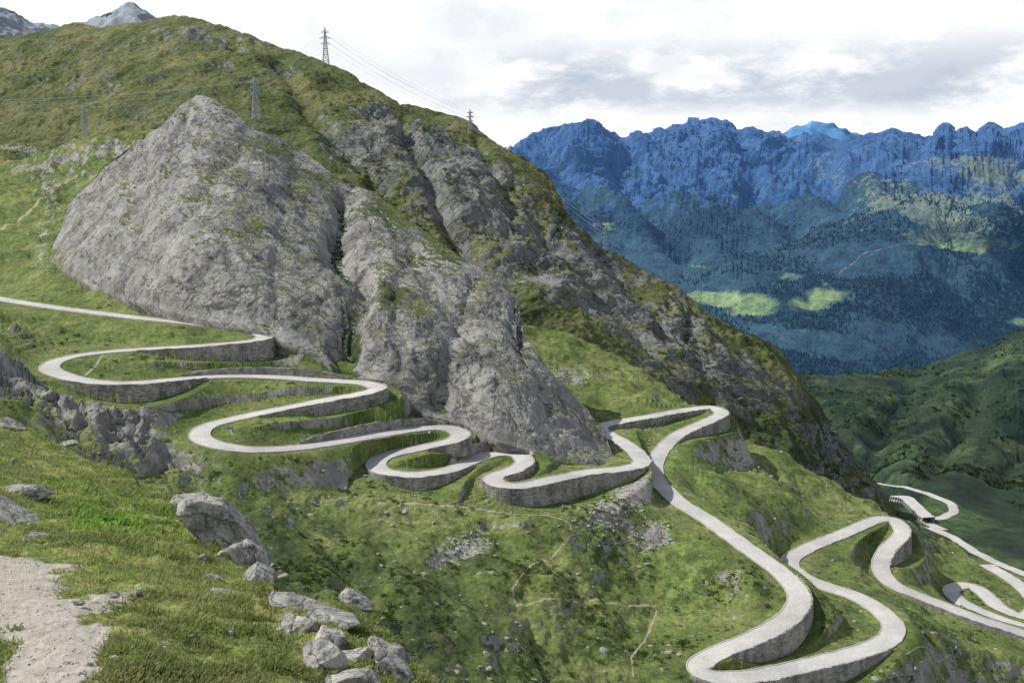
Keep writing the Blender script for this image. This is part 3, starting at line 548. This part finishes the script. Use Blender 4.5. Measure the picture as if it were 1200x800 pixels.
def bush(nl,seed):
    rr=np.random.RandomState(seed); d=rr.normal(size=(nl,3)); d/=np.linalg.norm(d,axis=1)[:,None]; d[:,2]=np.abs(d[:,2])
    c=d*rr.uniform(.5,1,(nl,1))*[1,1,.7]; tri=c[:,None]+rr.normal(0,.2,(nl,3,3)); return tri.reshape(-1,3)
TB=np.stack([bush(40,s) for s in range(6)]); FB=np.arange(120).reshape(-1,3)
ws=(sstep(.0,.6,fbm(H['P'],28,4,off=66))*(1.)+.03)*(rd>7)*(H['V']<860)*(1-.7*np.exp(-((H['U']-380)/150)**2-((H['V']-500)/30)**2))*(1+3*blobs(H['U'],H['V'],[(400,660,140,90,1),(100,480,100,50,1)])); ws[H['front']:]=0
pk=rng.choice(ws.size,6500,p=(ws/ws.sum()).ravel())
M_bush=simple_mat('shrub_leaves',(.03,.055,.015),(.07,.105,.026),1.5,.01,attr='tint',leaf=.25)
scatter('alpine_shrubs',TB,FB,HP[pk],(.25+.9*rng.rand(6500)**2)[:,None]*np.array([1.2,1.2,.7]),M_bush)
def conifer(seed):
    rr=np.random.RandomState(seed); V_=[];
    for z0,z1,r_ in ((0.05,.5,.26),(.3,.75,.2),(.55,1.,.13)):
        for k in range(6):
            a=k*math.pi/3+rr.rand()*.4; V_.append((r_*rr.uniform(.7,1.1)*math.cos(a),r_*rr.uniform(.7,1.1)*math.sin(a),z0+rr.uniform(-.04,.04)))
        V_.append((0,0,z1))
    return V_
TC=np.array([conifer(s) for s in range(6)]); FC=np.array([[b*7+k,b*7+(k+1)%6,b*7+6] for b in range(3) for k in range(6)])
wf=sstep(210,310,FAR['V'])*sstep(-.1,.35,FAR['pn']+.35*sstep(300,380,FAR['V']))*(FAR['mea']<.3)*(FAR['V']<480)*(FAR['U']>580)*(FAR['U']<1300)
pk=rng.choice(wf.size,26000,p=(wf/wf.sum()).ravel())
scatter('distant_forest',TC,FC,FAR['P'].reshape(-1,3)[pk],(8+8*rng.rand(26000))[:,None]*np.array([1.6,1.6,1]),simple_mat('hazed_conifer',(.008,.026,.038),(.015,.04,.056),300,1,attr='tint',haze_glow=(.009,.024,.052)))  # conifers carry the painted haze glow too
wf=(sstep(-.1,.4,fbm(RIGHT['P'],120,4,off=7)))*(RIGHT['V']<600)*(RIGHT['U']<1300)*(rdr>16)*1.
pk=rng.choice(wf.size,5000,p=(wf/wf.sum()).ravel())
scatter('valley_shrubs',TB,FB,RIGHT['P'].reshape(-1,3)[pk],(1.5+3*rng.rand(5000)**2)[:,None]*np.array([1,1,1]),simple_mat('dark_shrub',(.012,.028,.012),(.03,.05,.02),60,.1,attr='tint'))
BP=B['P'];wf=(sstep(0,.5,fbm(BP,70,4,off=7))+.05)*(B['U']>380)*1.; wf[B['front']:]=0
pk=rng.choice(wf.size,6000,p=(wf/wf.sum()).ravel())
scatter('ridge_shrubs',TB,FB,BP.reshape(-1,3)[pk],(.7+1.8*rng.rand(6000)**2)[:,None]*np.array([1,1,.7]),M_bush)
# ------------------------------------------------------------------ pylons and wires
M_steel=simple_mat('galvanised_steel',(.3,.31,.32),(.42,.43,.44),5,.01)
def bars(segs,r):
    V_=[];F_=[]
    for a,b_ in segs:
        a=Vector(a);b_=Vector(b_); d=(b_-a).normalized(); x=d.orthogonal().normalized()*r; y=d.cross(x).normalized()*r; i=len(V_)
        for p in (a,b_):
            for q in (x+y,-x+y,-x-y,x-y): V_.append(tuple(p+q))
        for k in range(4): F_.append((i+k,i+(k+1)%4,i+4+(k+1)%4,i+4+k))
    return V_,F_
def pylon(u,v,Y,hgt,r):
    c=Vector(world(u,v,Y)); segs=[]; lv=[0,.18,.34,.48,.6,.7,.8,.9,1]; wd=[.085,.07,.058,.046,.036,.03,.025,.018,.004]
    R_=[[Vector((sx*w*hgt,sy*w*hgt,l*hgt)) for sx,sy in ((-1,-1),(1,-1),(1,1),(-1,1))] for l,w in zip(lv,wd)]
    for A,B_ in zip(R_[:-1],R_[1:]):
        for k in range(4):
            segs+=[(A[k],B_[k]),(A[k],B_[(k+1)%4]),(A[(k+1)%4],B_[k]),(B_[k],B_[(k+1)%4])]
    tips=[]
    for l,w in ((.6,.11),(.74,.13),(.88,.09)):
        for s in (-1,1):
            tp_=Vector((s*w*hgt,0,l*hgt)); tips.append(c+tp_-Vector((0,0,.03*hgt)))
            for yy in (-.03,.03): segs+=[(Vector((0,yy*hgt,l*hgt)),tp_),(Vector((0,yy*hgt,(l+.05)*hgt)),tp_)]
            segs.append((tp_,tp_-Vector((0,0,.03*hgt))))
    V_,F_=bars(segs,r); o=mesh_np('power_pylon',np.array(V_),np.array(F_),M_steel,smooth=False); o.location=c-Vector((0,0,2)); return tips
t1=pylon(382,78,1095,42,.14); t2=pylon(551,160,965,27,.2); t3=pylon(300,138,880,36,.16); t4=pylon(100,158,880,28,.12)
tw=pylon(-260,150,900,34,.14); t5=pylon(709,296,905,26,.07)
segs=[]
for A,B_,sag in ((tw,t3,10),(t3,t1,5),(t1,t2,6),(t2,t5,6)):
    for k in range(6):
        pts=[A[k].lerp(B_[k],q)-Vector((0,0,sag*4*q*(1-q))) for q in np.linspace(0,1,25)]
        segs+=list(zip(pts[:-1],pts[1:]))
V_,F_=bars(segs,.06); mesh_np('power_lines',np.array(V_),np.array(F_),M_steel)
# ------------------------------------------------------------------ sky, sun, camera
S=Vector((-.64,.04,.74)).normalized(); el=math.asin(S.z); az=math.atan2(S.x,S.y)
w=bpy.data.worlds.new('World'); bpy.context.scene.world=w; w.use_nodes=True; t=w.node_tree; t.nodes.clear()
def nd(ty,**k):
    n_=t.nodes.new(ty)
    for a,b_ in k.items(): setattr(n_,a,b_)
    return n_
sky=nd('ShaderNodeTexSky',sky_type='NISHITA'); sky.sun_disc=False; sky.sun_elevation=el; sky.sun_rotation=az%(2*math.pi)
bg=nd('ShaderNodeBackground'); bg.inputs[1].default_value=.12; t.links.new(sky.outputs[0],bg.inputs[0])
tc=nd('ShaderNodeTexCoord'); sep=nd('ShaderNodeSeparateXYZ'); t.links.new(tc.outputs['Generated'],sep.inputs[0])
def mp(st,loc=(0,0,0)):
    m=nd('ShaderNodeMapping'); m.inputs['Scale'].default_value=st; m.inputs['Location'].default_value=loc; t.links.new(tc.outputs['Generated'],m.inputs[0]); return m.outputs[0]
def nz_(vec,s,d=8,r_=.6):
    n_=nd('ShaderNodeTexNoise'); n_.inputs['Scale'].default_value=s; n_.inputs['Detail'].default_value=d; n_.inputs['Roughness'].default_value=r_; t.links.new(vec,n_.inputs['Vector']); return n_.outputs[0]
def mr(x,a,b_,c=0,d=1):
    n_=nd('ShaderNodeMapRange'); n_.interpolation_type='SMOOTHSTEP'
    for i,q in enumerate((a,b_,c,d)): n_.inputs[i+1].default_value=q
    t.links.new(x,n_.inputs[0]); return n_.outputs[0]
def mt(op,a,b_):
    n_=nd('ShaderNodeMath',operation=op)
    for i,q in enumerate((a,b_)):
        if hasattr(q,'links'): t.links.new(q,n_.inputs[i])
        else: n_.inputs[i].default_value=q
    return n_.outputs[0]
z=sep.outputs[2]; x=sep.outputs[0]
c1=nz_(mp((1,1,2.6),(3.1,0,.4)),8,9,.62); c2=nz_(mp((1,1,1.9),(1.1,0,.9)),5,8,.6); c3=nz_(mp((1,1,1.6),(7.1,0,.2)),16,6,.6)
band=mt('MULTIPLY',mr(z,.04,.07),mr(z,.15,.085)); band=mt('MULTIPLY',band,mr(x,-.14,.02))
g1=mt('MULTIPLY',mr(c1,.36,.58),band)
g2=mt('MULTIPLY',mr(c2,.45,.62),.27); g3=mt('MULTIPLY',mr(c3,.45,.65),.11)
grey=mt('ADD',mt('MAXIMUM',mt('MULTIPLY',g1,.74),g2),g3)
mix=nd('ShaderNodeMix',data_type='RGBA'); mix.inputs[6].default_value=(1.0,1.0,1.0,1); mix.inputs[7].default_value=(.38,.45,.56,1); t.links.new(grey,mix.inputs[0])
bc_=nd('ShaderNodeBackground'); t.links.new(mix.outputs[2],bc_.inputs[0]); bc_.inputs[1].default_value=1.14
ms=nd('ShaderNodeMixShader'); cov=mt('MULTIPLY',mr(z,.75,.32),1.0); t.links.new(cov,ms.inputs[0]); t.links.new(bg.outputs[0],ms.inputs[1]); t.links.new(bc_.outputs[0],ms.inputs[2])
ow=nd('ShaderNodeOutputWorld'); t.links.new(ms.outputs[0],ow.inputs[0])
sl=bpy.data.lights.new('sun','SUN'); sl.energy=5.0; sl.angle=math.radians(.5); sl.color=(1,.96,.89)
so=bpy.data.objects.new('sun',sl); bpy.context.collection.objects.link(so); so.rotation_euler=S.to_track_quat('Z','Y').to_euler()
cam=bpy.data.cameras.new('camera'); co=bpy.data.objects.new('camera',cam); bpy.context.collection.objects.link(co)
cam.sensor_width=36; cam.lens=35; cam.clip_start=.1; cam.clip_end=100000
co.rotation_euler=(math.pi/2-PT,0,0); bpy.context.scene.camera=co
vs=bpy.context.scene.view_settings; vs.view_transform='Standard'; vs.look='None'; vs.exposure=0; vs.gamma=1
